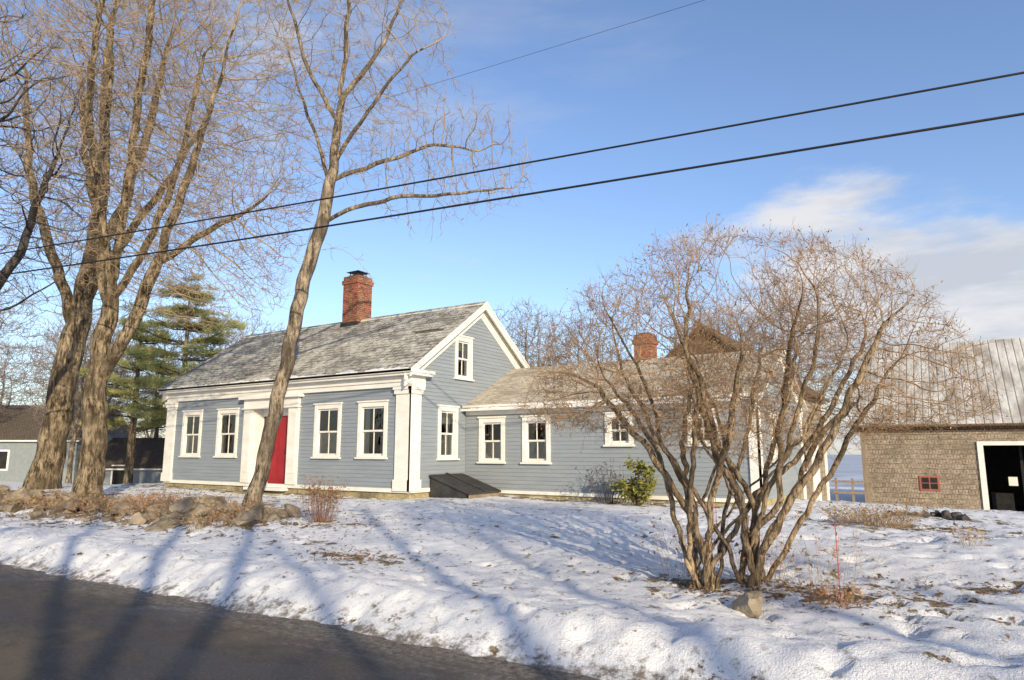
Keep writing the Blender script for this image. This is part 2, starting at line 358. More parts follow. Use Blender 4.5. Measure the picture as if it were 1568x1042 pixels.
sh.poly([(sx0,sy0,-.5),(sx1,sy0,-.5),(sx1,sy0,se),(scx,sy0,sz),(sx0,sy0,se)],1)
sh.poly([(sx1,sy0,-.6),(sx1,sy1,-.6),(sx1,sy1,se),(sx1,sy0,se)],0)
sh.poly([(sx1,sy1,-.6),(sx0,sy1,-.6),(sx0,sy1,se),(scx,sy1,sz),(sx1,sy1,se)],0)
sh.poly([(sx0,sy1,-.6),(sx0,sy0,-.6),(sx0,sy0,se),(sx0,sy1,se)],0)
sh.slab((sx1+.25,sy0-.2,se-.15),(sx1+.25,sy1+.2,se-.15),(scx,sy1+.2,sz+.04),(scx,sy0-.2,sz+.04),.08,1,1)
sh.slab((sx0-.25,sy1+.2,se-.15),(sx0-.25,sy0-.2,se-.15),(scx,sy0-.2,sz+.04),(scx,sy1+.2,sz+.04),.08,1,1)
SW=Wall('R',sx1); SW.box(sh,10.2,11.3,.0,.05,.0,2.2,2); SW.box(sh,10.3,11.2,.05,.07,.05,2.1,2); SW.box(sh,12.75,13.03,.0,.05,-.6,3.6,2)
SW.box(sh,8.2,9.1,.0,.04,1.0,2.2,2); SW.box(sh,8.3,9.0,.04,.045,1.1,2.1,3)
sh.obj('rear_shed_wing',[M_shing,M_broof,M_white,M_dark],house)
pf=MB()
for i in range(3): pf.box(8.6+i*.55,8.68+i*.55,13.6,13.68,-1.2,.75,0)
for z in (.2,.6): pf.box(8.5,9.85,13.57,13.6,z,z+.07,0)
pf.obj('wooden_fence',[M_wood])
bk=MB(); a=[(.07,.75,1.08),(1.45,.75,.62),(1.45,2.3,.62),(.07,2.3,1.08)]
bk.slab(*a,.05,0,0); bk.poly([(.07,.8,.2),(1.4,.8,.2),(1.4,.8,.58),(.07,.8,1.02)],0); bk.box(1.35,1.42,.8,2.25,.2,.57,1)
bk.slab((.07,1.49,1.12),(1.47,1.49,.65),(1.47,1.56,.65),(.07,1.56,1.12),.03,0,0)
bk.poly([(1.4,2.25,.2),(.07,2.25,.2),(.07,2.25,1.02),(1.4,2.25,.58)],1)
bk.obj('cellar_bulkhead',[M_tar,M_wood],house)

# ============================================================ TERRAIN
def ss(a,b,x):
    t=max(0.,min(1.,(x-a)/(b-a))); return t*t*(3-2*t)
def hbase(x,y):
    z=.24+.21*ss(-8.2,-1.5,y)
    z+=.06*math.sin(x*.45+1)*ss(-9,-6,y)*(1-ss(-1.5,0,y))
    z-=1.1*ss(4,21,y)
    if x>8: z-=.12*ss(8,14,x)*ss(-6,4,y)
    if x<-13: z-=.6*ss(13,27,-x)
    if x<2: z+=.12*math.exp(-((y+5.6)/.7)**2)*ss(-2,1,-x)
    d=math.hypot(x,y+10)
    z-=13*ss(34,230,d)*ss(-30,10,y)
    z+=.07*math.exp(-((y+8.5)/.5)**2)
    ed=-9.36+.15*mn.noise(Vector((x*.8,3,1)))+.09*mn.noise(Vector((x*3,7,1)))+.05*mn.noise(Vector((x*9,7,1)))
    ed+= -.018*(9-x)
    k=ss(ed-.02,ed+.85,y)**.75
    z=z*k+(-.06)*(1-k)
    if y<-16.3: z=-.06+.4*ss(16.3,17.8,-y)
    return z
def hz(x,y):
    z=hbase(x,y)
    if z>0 and abs(x)<60 and abs(y)<60:
        w=ss(0,.25,z); rt=ss(5.5,8.5,x)
        z+=w*(.05*mn.noise(Vector((x*.4,y*.5,0)))+(.016+.020*rt)*mn.noise(Vector((x*1.7,y*1.9,5)))+(.014+.012*rt)*mn.noise(Vector((x*5,y*5,9)))+.015*mn.noise(Vector((x*12,y*12,2))))
        if -9.6<y<-7.8: z+=.026*w*mn.noise(Vector((x*4,y*5,4)))+.028*w*mn.noise(Vector((x*9,y*9,14)))
        f=mn.noise(Vector((x*2.6,y*2.6,20)))
        if f>.33: z-=.07*rt*ss(.33,.5,f)
        f=mn.noise(Vector((x*3.2,y*3.2,40)))
        if f>.40: z-=(.03+.03*rt)*ss(.40,.53,f)
        if x<2 and -6.9<y<-3.5: z+=.06*mn.noise(Vector((x*4,y*4,60)))
    return z
def axis(segs):
    out=[segs[0][0]]
    for a,b,st in segs:
        n=max(1,int(round((b-a)/st))); out+= [a+(b-a)*(i+1)/n for i in range(n)]
    return out
far=[60,75,95,120,160,220,320,500,900,1600,3000]
xs=[-v for v in far[::-1]]+axis([(-50,-16,1.2),(-16,-9,.2),(-9,15,.07),(15,20,.3),(20,50,1.5)])+far
ys=[-v for v in far[::-1]]+axis([(-50,-18,2),(-18,-9.9,.6),(-9.9,-5,.05),(-5,1,.09),(1,12,.25),(12,50,1.2)])+far
spots=[(-6,-5.5,3.8,.8,.58),(-2.2,-5.6,2.6,.75,.58),(0.3,-5.8,1.2,.7,.48),(-10,-4.8,3.,1.4,.5),(-4,-6.9,5.,.45,.26),(-5,-4.,5,.9,.34),(-7,-2.2,5,.9,.24),(5.3,-7.1,.8,.4,.34),(3.9,-6.5,.5,.25,.28),(10.2,-6.2,.8,.4,.42),(11.5,-6.3,1.0,.45,.34),(13.1,-5.4,1.2,.25,.26),(2.3,-5,.7,.4,.34),(.2,-4.4,1.5,.6,.24),(-1.4,-3.9,.8,.5,.40),(6,1.5,1.3,.5,.34),(11.0,.1,1.9,.6,.38),(13.4,-1.2,1.4,.35,.28),(12,3.,2.0,.6,.36),(11.8,7.2,2.8,.8,.30),(3.5,2.15,4.9,.22,.54),(-6,-.3,6.5,.30,.48),(-14,-1,4,3,.30),(10.5,9,2,3,.26),(12,16,5,2,.28)]
V=[];L=[]
for y in ys:
    for x in xs:
        V.append((x,y,hz(x,y)))
        l=0
        for (cx,cy,rx,ry,a_) in spots:
            q=((x-cx)/rx)**2+((y-cy)/ry)**2
            if q<6: l=max(l,a_*math.exp(-q*.5))
        g=1-ss(-9.45,-8.85,y+.018*(9-x)) if y>-12 else .4
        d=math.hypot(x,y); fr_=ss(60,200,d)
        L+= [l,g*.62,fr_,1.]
nx=len(xs); Fc=[(j*nx+i,j*nx+i+1,(j+1)*nx+i+1,(j+1)*nx+i) for j in range(len(ys)-1) for i in range(nx-1)]
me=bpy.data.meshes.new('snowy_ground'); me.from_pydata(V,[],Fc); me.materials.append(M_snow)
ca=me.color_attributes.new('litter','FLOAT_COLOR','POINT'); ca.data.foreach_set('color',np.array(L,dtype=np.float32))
me.polygons.foreach_set('use_smooth',[True]*len(Fc)); me.update()
link(bpy.data.objects.new('snowy_ground',me))
rd=MB(); 
for i in range(-30,30): rd.poly([(i*10,-16.6,0),(i*10+10,-16.6,0),(i*10+10,-8.9,0),(i*10,-8.9,0)],0)
rd.obj('asphalt_road',[M_road])

# ============================================================ TREES
def tubes(chains,rads,thr):
    Vv=[];Ff=[];Mi=[]
    for pts,rs in zip(chains,rads):
        n=len(pts)
        if n<2: continue
        rm=rs[0]; k=10 if rm>.08 else (6 if rm>.025 else (4 if rm>.012 else 3))
        T=np.gradient(pts,axis=0); T/= (np.linalg.norm(T,axis=1)[:,None]+1e-9)
        ref=np.array([1.,0,0]) if abs(T[0][0])<.8 else np.array([0,1.,0])
        u=np.cross(T[0],ref); u/=np.linalg.norm(u)
        base=len(Vv); ang=np.arange(k)*2*math.pi/k; ca_,sa=np.cos(ang)[:,None],np.sin(ang)[:,None]
        for i in range(n):
            u=u-T[i]*np.dot(u,T[i]); u/=(np.linalg.norm(u)+1e-9); w=np.cross(T[i],u)
            Vv+= (pts[i]+rs[i]*(ca_*u+sa*w)).tolist()
        for i in range(n-1):
            a=base+i*k
            for j in range(k):
                j2=(j+1)%k; Ff.append((a+j,a+j2,a+k+j2,a+k+j)); Mi.append(0 if rs[i]>thr else 1)
    return Vv,Ff,Mi
def twigs_(P,D,Ln,r,rg,up=.25):
    n=len(P)
    rnd=rg.normal(size=(n,3)); d1=D*.7+rnd*.5; d1[:,2]+=up; d1/=np.linalg.norm(d1,axis=1)[:,None]
    d2=d1+rg.normal(size=(n,3))*.28; d2[:,2]+=up*.5; d2/=np.linalg.norm(d2,axis=1)[:,None]
    mid=P+d1*Ln[:,None]*.5; tip=mid+d2*Ln[:,None]*.5
    a=np.cross(d1,rg.normal(size=(n,3))); a/=np.linalg.norm(a,axis=1)[:,None]; b_=np.cross(d1,a)
    vs=[]
    for c,rr in ((P,r),(mid,r*.75)):
        for t in range(3):
            an=t*2.0944; vs.append(c+rr*(math.cos(an)*a+math.sin(an)*b_))
    vs.append(tip); Vv=np.stack(vs,1).reshape(-1,3)
    o=np.arange(n)[:,None]*7
    F4=np.concatenate([o+np.array([t,(t+1)%3,3+(t+1)%3,3+t]) for t in range(3)])
    F3=np.concatenate([o+np.array([3+t,3+(t+1)%3,6]) for t in range(3)])
    return Vv,F4,F3,mid,tip,d2
def make_tree(name,loc,lines,env,natt,step,dk,di,base_r,tip_r,iters,up=.1,ntw=2.,tw=(.15,.5),twr=.004,thr=.02,mats=None,rotz=YAW,seed=1,parent=None,jit=.12,twthr=.03,wob=.0,sub=.7,tips=None,pe=1.8):
    rg=np.random.default_rng(seed)
    P=[];par=[]
    for ln in lines:
        ln=[np.array(p,float) for p in ln]
        if P:
            A_=np.array(P); j=int(np.argmin(np.linalg.norm(A_-ln[0],axis=1)))
        else: P.append(ln[0]); par.append(-1); j=0
        for a,b_ in zip(ln[:-1],ln[1:]):
            m=max(1,int(np.linalg.norm(b_-a)/step))
            for i in range(1,m+1):
                q=a+(b_-a)*i/m+rg.normal(size=3)*wob; P.append(q); par.append(j); j=len(P)-1
    P=np.array(P); par=list(par)
    A=env(rg,natt); keep=A[:,2]>.3; A=A[keep]
    near=np.zeros(len(A),int); dist=np.full(len(A),1e9)
    def upd(new,off):
        nonlocal near,dist
        d=(A**2).sum(1)[:,None]+(new**2).sum(1)[None]-2*A@new.T; j=d.argmin(1); dm=np.sqrt(np.maximum(0,d[np.arange(len(A)),j]))
        u=dm<dist; near[u]=off+j[u]; dist[u]=dm[u]
    for s in range(0,len(P),200): upd(P[s:s+200],s)
    nch=np.zeros(300000,int)
    for it in range(iters):
        if len(A)==0: break
        m=dist<di
        if not m.any(): di*=1.5; continue
        nn=near[m]; v=A[m]-P[nn]; v/=np.linalg.norm(v,axis=1)[:,None]+1e-9
        S=np.zeros((len(P),3)); np.add.at(S,nn,v)
        ids=np.unique(nn); ids=ids[nch[ids]<3]
        if len(ids)==0: break
        d=S[ids]; d/=np.linalg.norm(d,axis=1)[:,None]+1e-9; d+=rg.normal(size=d.shape)*jit; d[:,2]+=up; d/=np.linalg.norm(d,axis=1)[:,None]
        new=P[ids]+d*step; nch[ids]+=1; off=len(P); P=np.concatenate([P,new]); par+=ids.tolist()
        for s in range(0,len(new),500): upd(new[s:s+500],off+s)
        k=dist>dk; A=A[k]; near=near[k]; dist=dist[k]
    n=len(P); ch=[[] for _ in range(n)]
    for i in range(1,n): ch[par[i]].append(i)
    acc=np.zeros(n)
    for i in range(n-1,-1,-1):
        acc[i]=1. if not ch[i] else sum(acc[c] for c in ch[i])
    rad=np.maximum(tip_r,base_r*(acc/acc[0])**(1/pe))
    chains=[];rs=[]
    stack=[(0,None)]
    while stack:
        s,pr=stack.pop(); c=[s]; 
        while ch[c[-1]]:
            k=sorted(ch[c[-1]],key=lambda z:-acc[z]); 
            for z in k[1:]: stack.append((z,c[-1]))
            c.append(k[0])
        if pr is not None:
            pts=np.concatenate([P[pr][None],P[c]]); rr=np.concatenate([[rad[c[0]]],rad[c]])
        else: pts=P[c]; rr=rad[c].copy()
        if pr is None:
            zz=pts[:,2]-pts[0,2]; rr=rr*(1+.45*np.exp(-zz/(base_r*1.6)))
        if len(rr)>3:
            for _ in range(2): rr[1:-1]=rr[1:-1]*.5+.25*(rr[:-2]+rr[2:])
        if len(pts)>4:
            p2=pts.copy(); p2[1:-1]=pts[1:-1]*.5+.25*(pts[:-2]+pts[2:]); pts=p2
        chains.append(pts); rs.append(rr)
    Vv,Ff,Mi=tubes(chains,rs,thr)
    thin=np.array([i for i in range(1,n) if rad[i]<twthr])
    if len(thin) and ntw>0:
        rep=np.repeat(thin,rg.poisson(ntw,len(thin))); D=P[rep]-P[np.array(par)[rep]]; D/=np.linalg.norm(D,axis=1)[:,None]+1e-9
        Ln=rg.uniform(tw[0],tw[1],len(rep))
        v1,f4,f3,mid,tip,d2=twigs_(P[rep],D,Ln,twr,rg)
        o=len(Vv); Vv+=v1.tolist(); Ff+= (f4+o).tolist()+(f3+o).tolist(); Mi+=[1]*(len(f4)+len(f3))
        s2=rg.random(len(mid))<sub
        v1,f4,f3,_,tip2,_=twigs_(mid[s2],d2[s2],Ln[s2]*.55,twr*.8,rg)
        o=len(Vv); Vv+=v1.tolist(); Ff+= (f4+o).tolist()+(f3+o).tolist(); Mi+=[1]*(len(f4)+len(f3))
        if tips:
            tp=np.concatenate([tip,tip2]); tp=tp[rg.random(len(tp))<tips[0]]
            o=len(Vv); a=rg.normal(size=(len(tp),3,3))*tips[1]; a[:,:,2]*=1.6; v=(tp[:,None,:]+a).reshape(-1,3); Vv+=v.tolist()
            Ff+=(np.arange(len(tp)*3).reshape(-1,3)+o).tolist(); Mi+=[1]*len(tp)
    me=bpy.data.meshes.new(name); me.from_pydata(Vv,[],Ff)
    for m in (mats or [M_bark,M_twig]): me.materials.append(m)
    me.polygons.foreach_set('material_index',Mi); me.polygons.foreach_set('use_smooth',[True]*len(Ff)); me.update()
    ob_=link(bpy.data.objects.new(name,me)); ob_.location=loc; ob_.rotation_euler[2]=rotz
    if parent: ob_.parent=parent
    return ob_
def ell(*es):
    def f(rg,n):
        out=[]
        W=sum(e_[2] for e_ in es)
        for c,r,w in es:
            m=int(n*w/W); v=rg.normal(size=(m,3)); v/=np.linalg.norm(v,axis=1)[:,None]; v*=(rg.random(m)**(1/2.4))[:,None]
            out.append(np.array(c)+v*np.array(r))
        return np.concatenate(out)
    return f
def gz(x,y): return hz(x,y)-.05
make_tree('maple_tree',(-7.2,-4.75,gz(-7.2,-4.75)),
  [[(0,0,0),(.0,0,2),(-.05,0,3.8),(.1,0,5.4),(.1,.1,7),(.2,.1,9.4),(.3,.2,13),(.5,.2,17)],
   [(.0,0,3.2),(.8,-.3,4.6),(1.5,-.4,6.6),(2.3,-.5,9.3),(3.0,-.4,12.5)],
   [(.1,0,5.0),(-.5,.4,6.6),(-.9,.8,9),(-1.3,1.2,13),(-1.6,1.4,16)],
   [(.1,0,5.6),(.7,.5,7.4),(1.2,1.,10),(1.5,1.4,14)],
   [(.1,0,6.2),(.0,-.7,8.),(-.3,-1.3,11),(.1,-1.6,15)],
   [(1.5,-.4,6.6),(2.8,-.2,7.6),(4.,.2,8.6)]],
  ell(((.9,0,12.5),(4.3,3.6,7.0),1.),((3.2,0,8.5),(2.6,2,3.2),.34),((2.8,-.3,6.4),(2.6,1.6,1.7),.14)),8500,.22,.25,3.2,.31,.009,90,up=.12,ntw=1.7,tw=(.22,.65),twr=.0052,thr=.03,mats=[M_bark,M_twig],seed=3,wob=.045,jit=.2,twthr=.012)
make_tree('maple_tree',(-13.5,-3.2,gz(-13.5,-3.2)),
  [[(0,0,0),(.25,0,2),(.45,0,4.3),(.8,0,7.3),(1.0,0,9.6),(.7,.2,13),(.5,.3,18)],
   [(.55,0,5.5),(-.3,-.3,8),(-1.4,-.4,11),(-2.,-.3,15)],
   [(.8,0,7.6),(1.6,.3,10),(2.2,.5,13),(2.6,.6,17)],
   [(.6,0,6.),(2.,-.5,8.2),(3.6,-.6,10.5),(5.,-.5,13.5)],
   [(1,0,9.6),(-.2,.8,12),(-1.,1.2,16)]],
  ell(((.8,0,13.5),(5.2,4,8),1.)),6000,.26,.34,3.5,.42,.010,90,up=.12,ntw=1.7,tw=(.3,.85),twr=.006,thr=.035,mats=[M_bark,M_twig],seed=5,wob=.05,jit=.2,twthr=.014)
make_tree('young_ash_tree',(-1.43,-3.87,gz(-1.43,-3.87)),
  [[(0,0,0),(.4,0,2.1),(.7,0,4.0),(.95,0,5.5),(1.3,0,6.8),(1.55,0,8.4),(1.67,0,10.3),(1.8,0,13.1),(1.8,0,15.)],
   [(1.35,0,6.95),(2.0,-.2,7.25),(3.1,-.3,7.5),(4.4,-.2,7.65),(5.7,-.2,7.8),(6.5,-.3,7.75)],
   [(1.5,0,8.1),(2.6,.4,8.7),(4.,.7,9.4),(5.2,.9,9.3)],
   [(1.55,0,8.6),(2.6,-.6,9.8),(3.6,-1,10.9),(4.6,-1.,11.5)],
   [(1.5,0,7.9),(1.,.5,9.3),(.3,.8,11),(-.3,.9,13)],
   [(1.65,0,9.6),(.9,-.5,11),(.3,-.9,13),(0,-1,15)],
   [(1.7,0,10.3),(2.6,.4,12),(3.2,.7,14)],
   [(1.2,0,6.3),(1.8,.2,6.4),(2.2,.2,6.1),(2.5,.2,5.7)]],
  ell(((2.0,0,12.0),(2.7,2.2,3.9),1.),((4.2,0,8.6),(2.6,1.5,1.8),.5),((.9,0,9.6),(1.7,1.4,2.),.16)),3000,.17,.24,2.2,.165,.0065,80,up=.1,ntw=1.2,tw=(.2,.6),twr=.005,thr=.025,mats=[M_barkg,M_twig],seed=8,jit=.2,twthr=.010,wob=.025,pe=1.9)
make_tree('old_maple_tree',(-8.6,-8.1,gz(-8.6,-7.5)),
  [[(0,0,0),(0,0,2.4),(.1,0,4.6),(.1,.2,7),(-.2,.3,11)],
   [(.05,0,3.4),(.8,.2,4.9),(1.7,.3,6.6),(2.2,.4,9)],
   [(.05,0,4.),(1.1,.1,4.9),(2.2,.1,5.3),(3.,.2,6.)],
   [(.1,0,5.),(.8,-.4,7),(1.,-.6,10)]],
  ell(((.4,0,9),(3.3,2.6,4.6),1.)),2200,.2,.3,3,.3,.007,70,up=.1,ntw=1.4,tw=(.25,.7),twr=.005,thr=.02,mats=[M_barkd,M_twigd],seed=9,wob=.04,jit=.2,twthr=.014)
def lil_env(rg,n):
    v=rg.normal(size=(n*3,3)); v/=np.linalg.norm(v,axis=1)[:,None]; v*=(rg.random(n*3)**(1/3.))[:,None]
    p=np.array([.30,0,1.75])+v*np.array([2.66,2.1,2.42]); 
    r=np.hypot(p[:,0]-.3,p[:,1])
    lump=np.array([mn.noise(Vector((a*1.3,b*1.3,c*1.3+3))) for a,b,c in p])
    k=(p[:,2]>1.35+.20*r)&(lump>-.10)
    return p[k][:n]
lines=[[(0,0,-.6),(0,0,-.3)]]
rl=np.random.default_rng(4)
for i in range(22):
    cx=-.26 if i%2 else .26
    a=i*2.399; rr=.75+.7*rl.random(); bx=cx+.15*math.cos(a*1.7); by=.13*math.sin(a*1.7)
    ex=.25+math.cos(a)*rr*1.25+cx*.5; ey=math.sin(a)*rr
    z=1.7+rl.random()*.9
    lines.append([(cx*.6,0,-.25),(bx,by,.03),(bx+(ex-bx)*.12+rl.normal()*.04,by+(ey-by)*.12,.45),(bx+(ex-bx)*.30+rl.normal()*.08,by+(ey-by)*.32+rl.normal()*.07,.95),(bx+(ex-bx)*.62+rl.normal()*.09,by+(ey-by)*.6,1.45+.1*z),(ex,ey,z+.45)])
LX,LY=10.25,-6.2
make_tree('lilac_bush',(LX,LY,gz(LX,LY)),lines,lil_env,10800,.07,.085,1.3,.20,.0029,110,up=.10,ntw=1.6,tw=(.08,.25),twr=.0022,thr=.010,mats=[M_lilb,M_twigl],seed=12,jit=.27,twthr=.0045,wob=.022,tips=(.35,.009),pe=1.62)
for i,(x,y,s) in enumerate(((19.8,-20.5,1),(27,-21.5,1.),(15.5,-22.5,.8),(34,-23,1.1))):
    make_tree('roadside_tree',(x,y,.2),[[(0,0,0),(.1,0,3),(.0,.2,6*s),(.2,.2,10*s)],[(.1,0,3.4),(1,.4,6),(1.6,.4,9)],[(.1,0,4.4),(-1,-.4,6.5),(-1.6,-.4,9)]],
      ell(((0,0,8.5*s),(3.2,3.2,3.2*s),1.)),260,.35,.55,4,.20,.02,40,ntw=0,thr=.03,mats=[M_barkg,M_twigd],seed=30+i)
dist_t=empty('distant_trees')
protos=[]
for k in range(3):
    p=make_tree('bare_tree_a',(0,0,0),[[(0,0,0),(0,0,3),(.2,0,6),(.3,.1,10)],[(0,0,3.5),(1,.2,6),(1.6,.2,9)],[(0,0,4.2),(-.9,-.3,6.5),(-1.6,-.4,9)]],
       ell(((.1,0,8.0),(3.6,3.4,5.0),1.)),1800,.28,.36,4,.2,.014,50,up=.12,ntw=1.8,tw=(.35,.9),twr=.010,thr=.04,mats=[M_barkg,M_twigf],seed=50+k,parent=dist_t,wob=.04,jit=.2)
    protos.append(p)
def inst(k,x,y,s,rz,z=None):
    o=bpy.data.objects.new('bare_tree_b',protos[k].data); link(o); o.parent=dist_t
    o.location=(x,y,hbase(x,y)-.2 if z is None else z); o.scale=(s*R.uniform(.85,1.15),s,s); o.rotation_euler[2]=rz
for o,(x,y,s) in zip(protos,((-11.5,24,.98),(-26,16,.9),(-3,38,1.1))):
    o.location=(x,y,hbase(x,y)-.2); o.scale=(s,s,s)
for i,(x,y,s) in enumerate([(-8.5,27,.9),(-14,30,1.),(0,33,.95),(3,36,1.05),(-38,10,1.),(-34,18,1.1),(-44,4,1.2),(-30,24,.9),(-50,14,1.2),(-24,30,1),(-42,24,1.1),(-55,0,1.2),(-33,6.5,.8),(-60,20,1.2),(-48,-4,1.1),(-21,22,.8),(-65,8,1.3),(-29,13,.9),(-40,-1,.9),(-58,-12,1.2),(-70,-4,1.3),(-36,32,1.1),(6,60,.9),(-80,20,1.4),(-75,35,1.4),(24,75,.8),(-37,14,1.),(-26,12,.6),(-23,14,.7),(-31,16,.8)]):
    inst(i%3,x,y,s,R.uniform(0,6.28))

def pine(name,loc,h,rw,seed,nb=75):
    rg=np.random.default_rng(seed); root=empty(name,loc)
    ch=[np.array([[0,0,0],[.05,0,h*.5],[0,0,h]])]; rr=[np.array([.28,.17,.03])]
    cl=[]
    for i in range(nb):
        z=h*(.30+.68*rg.random()**1.1); z=round(z/.95)*.95+rg.normal()*.12; t=max(0,min(1,(z/h-.28)/.72)); L_=rw*(1.05-t)**.5*rg.uniform(.4,1.15); a=rg.random()*6.283
        dx,dy=math.cos(a),math.sin(a); pts=np.array([[0,0,z],[dx*L_*.5,dy*L_*.5,z+.05*L_],[dx*L_,dy*L_,z+.22*L_]])
        ch.append(pts); rr.append(np.array([.05,.035,.015]))
        for k in range(int(4+L_*3.)):
            u=rg.uniform(.5,1.08); c=pts[0]*(1-u)+pts[2]*u+rg.normal(size=3)*np.array([.34,.34,.07]); cl.append(c)
    Vv,Ff,Mi=tubes(ch,rr,0); me=bpy.data.meshes.new('trunk'); me.from_pydata(Vv,[],Ff); me.materials.append(M_bark); o=link(bpy.data.objects.new('trunk',me)); o.parent=root
    cl=np.array(cl); n=70; C=np.repeat(cl,n,axis=0); d=rg.normal(size=C.shape); d[:,2]=np.abs(d[:,2])*.8; d/=np.linalg.norm(d,axis=1)[:,None]
    s=rg.uniform(.14,.32,len(C))[:,None]; C=C+rg.normal(size=C.shape)*np.array([.18,.18,.06]); w=np.cross(d,rg.normal(size=C.shape)); w/=np.linalg.norm(w,axis=1)[:,None]
    Vn=np.stack([C-w*.018,C+w*.018,C+d*s],1).reshape(-1,3); me=bpy.data.meshes.new('needles'); me.from_pydata(Vn.tolist(),[],np.arange(len(Vn)).reshape(-1,3).tolist()); me.materials.append(M_pine)
    o=link(bpy.data.objects.new('needles',me)); o.parent=root
pine('pine_tree',(-25.2,8.6,-.6),12.2,4.6,2,74)
pine('pine_tree',(-31,9.0,-.8),11.,3.6,6,46)

# ============================================================ ROCKS, WEEDS, LEAVES
import bmesh
def rocks(name,items,seed,mat=M_stone):
    rg=random.Random(seed); bm=bmesh.new()
    for (x,y,z,sx_,sy_,sz_) in items:
        r=bmesh.ops.create_icosphere(bm,subdivisions=3,radius=1.); off=rg.uniform(0,99); rot=Matrix.Rotation(rg.uniform(0,6.28),3,'Z')@Matrix.Rotation(rg.uniform(-.35,.35),3,'X')
        pl=[(Vector((rg.gauss(0,1),rg.gauss(0,1),rg.gauss(0,1))).normalized(),rg.uniform(.38,.75)) for _ in range(12)]
        for v in r['verts']:
            c=v.co.copy()
            for nrm,dd in pl:
                q=c.dot(nrm)-dd
                if q>0: c-=nrm*q
            c*=1+.14*mn.noise(c*2.5+Vector((off,0,0)))
            c=Vector((c.x*sx_,c.y*sy_,c.z*sz_)); v.co=rot@c+Vector((x,y,z))
    me=bpy.data.meshes.new(name); bm.to_mesh(me); bm.free(); me.materials.append(mat); return link(bpy.data.objects.new(name,me))
it=[]
for i in range(240):
    if i%3==0: x=-11.5+12.8*R.random(); y=-5.7+R.gauss(0,.75)
    else: x=R.choice((-10,-7.6,-5.2,-2.6,-1.4,-.3,.5))+R.gauss(0,.55); y=-5.7+R.gauss(0,.3)
    s=R.uniform(.08,.30)
    it.append((x,y,hz(x,y)+s*R.uniform(-.05,.6),s*R.uniform(1,1.8),s,s*R.uniform(.5,.95)))
rocks('stone_wall',it,1)
rocks('boulder',[(10.75,-7.2,hz(10.75,-7.2)+.06,.24,.19,.16)],5)
M_dst=nm('dark_stone',(.03,.03,.032),(.11,.095,.085),scale=3,bs=9,bd=.03)
rocks('dark_stone_pile',[(11.2+i*.13+R.uniform(-.05,.05),3.2+R.uniform(-.3,.3),hz(11.8,3.2)+.02,R.uniform(.1,.22),.17,R.uniform(.08,.17)) for i in range(11)],7,M_dst)

def stems(name,loc,n,h,spread,r,mat,seed,lean=.5,leaf=0):
    rg=np.random.default_rng(seed); ch=[];rr=[]
    for i in range(n):
        a=rg.random()*6.283; q=rg.random()**.7; b=np.array([math.cos(a)*spread*q*.4,math.sin(a)*spread*q*.4,-.03]); d=np.array([math.cos(a)*lean*q,math.sin(a)*lean*q,1.]); L_=h*rg.uniform(.5,1)
        p1=b+d*L_*.5+rg.normal(size=3)*.03*h; p2=b+d*L_+rg.normal(size=3)*.09*h
        ch.append(np.array([b,p1,p2])); rr.append(np.array([r,r*.8,r*.4]))
        for k in range(2):
            e=p1+(p2-p1)*rg.random()*.7; ch.append(np.array([e,e+(p2-p1)*.3+rg.normal(size=3)*.1*h])); rr.append(np.array([r*.6,r*.3]))
    Vv,Ff,Mi=tubes(ch,rr,9)
    if leaf:
        for c in ch:
            p=c[-1]
            for k in range(leaf):
                a=rg.normal(size=(3,3))*.018; o=len(Vv); Vv+=(p+a+rg.normal(size=3)*.03).tolist(); Ff.append((o,o+1,o+2))
    me=bpy.data.meshes.new(name); me.from_pydata(Vv,[],Ff); me.materials.append(mat); o=link(bpy.data.objects.new(name,me)); o.location=loc; return o
def g3(x,y): return (x,y,hz(x,y))
M_orw=nm('rust_stems',(.22,.11,.06),(.36,.21,.11),scale=5,bd=0)
stems('dry_shrub',g3(2.1,-4.9),110,.85,.6,.0035,M_orw,3,.45,2)
stems('dry_shrub',g3(-3.5,-4.7),50,.55,.8,.003,M_weed,4,.5,2)
stems('dry_shrub',g3(11.1,.1),260,.38,1.4,.0035,M_weed,5,1.3,1)
stems('dry_weeds',g3(11.2,-6.3),26,.75,1.3,.0022,M_weed,6,.35,1)
stems('dry_weeds',g3(9.75,-6.),30,.8,.8,.0022,M_weed,7,.25,1)
stems('dry_weeds',g3(10.6,-6.0),30,.6,.9,.0022,M_orw,8,.35,1)
for i in range(22):
    x=-10+R.random()*11; y=-5.6+R.gauss(0,.6); stems('dry_weeds',g3(x,y),36,.38,.9,.003,M_weed if i%3 else M_orw,20+i,.8,2)
stems('dry_weeds',g3(11.5,-6.7),24,.16,.6,.0035,M_orw,45,1.,3)
stems('dry_weeds',g3(12.6,-2.4),30,.30,.7,.0025,M_weed,46,.5,1)
stems('bare_shrub',g3(5.2,1.5),50,1.0,.6,.006,M_twigd,41,.6,4)
sk=MB(); 
for (x,y,h) in ((11.45,-6.45,.75),(8.95,-2.2,1.1)): sk.box(x-.004,x+.004,y-.004,y+.004,hz(x,y)-.05,hz(x,y)+h,0)
sk.obj('red_marker_stakes',[nm('red_plastic',(.50,.06,.04),(.55,.08,.05),bd=0)])
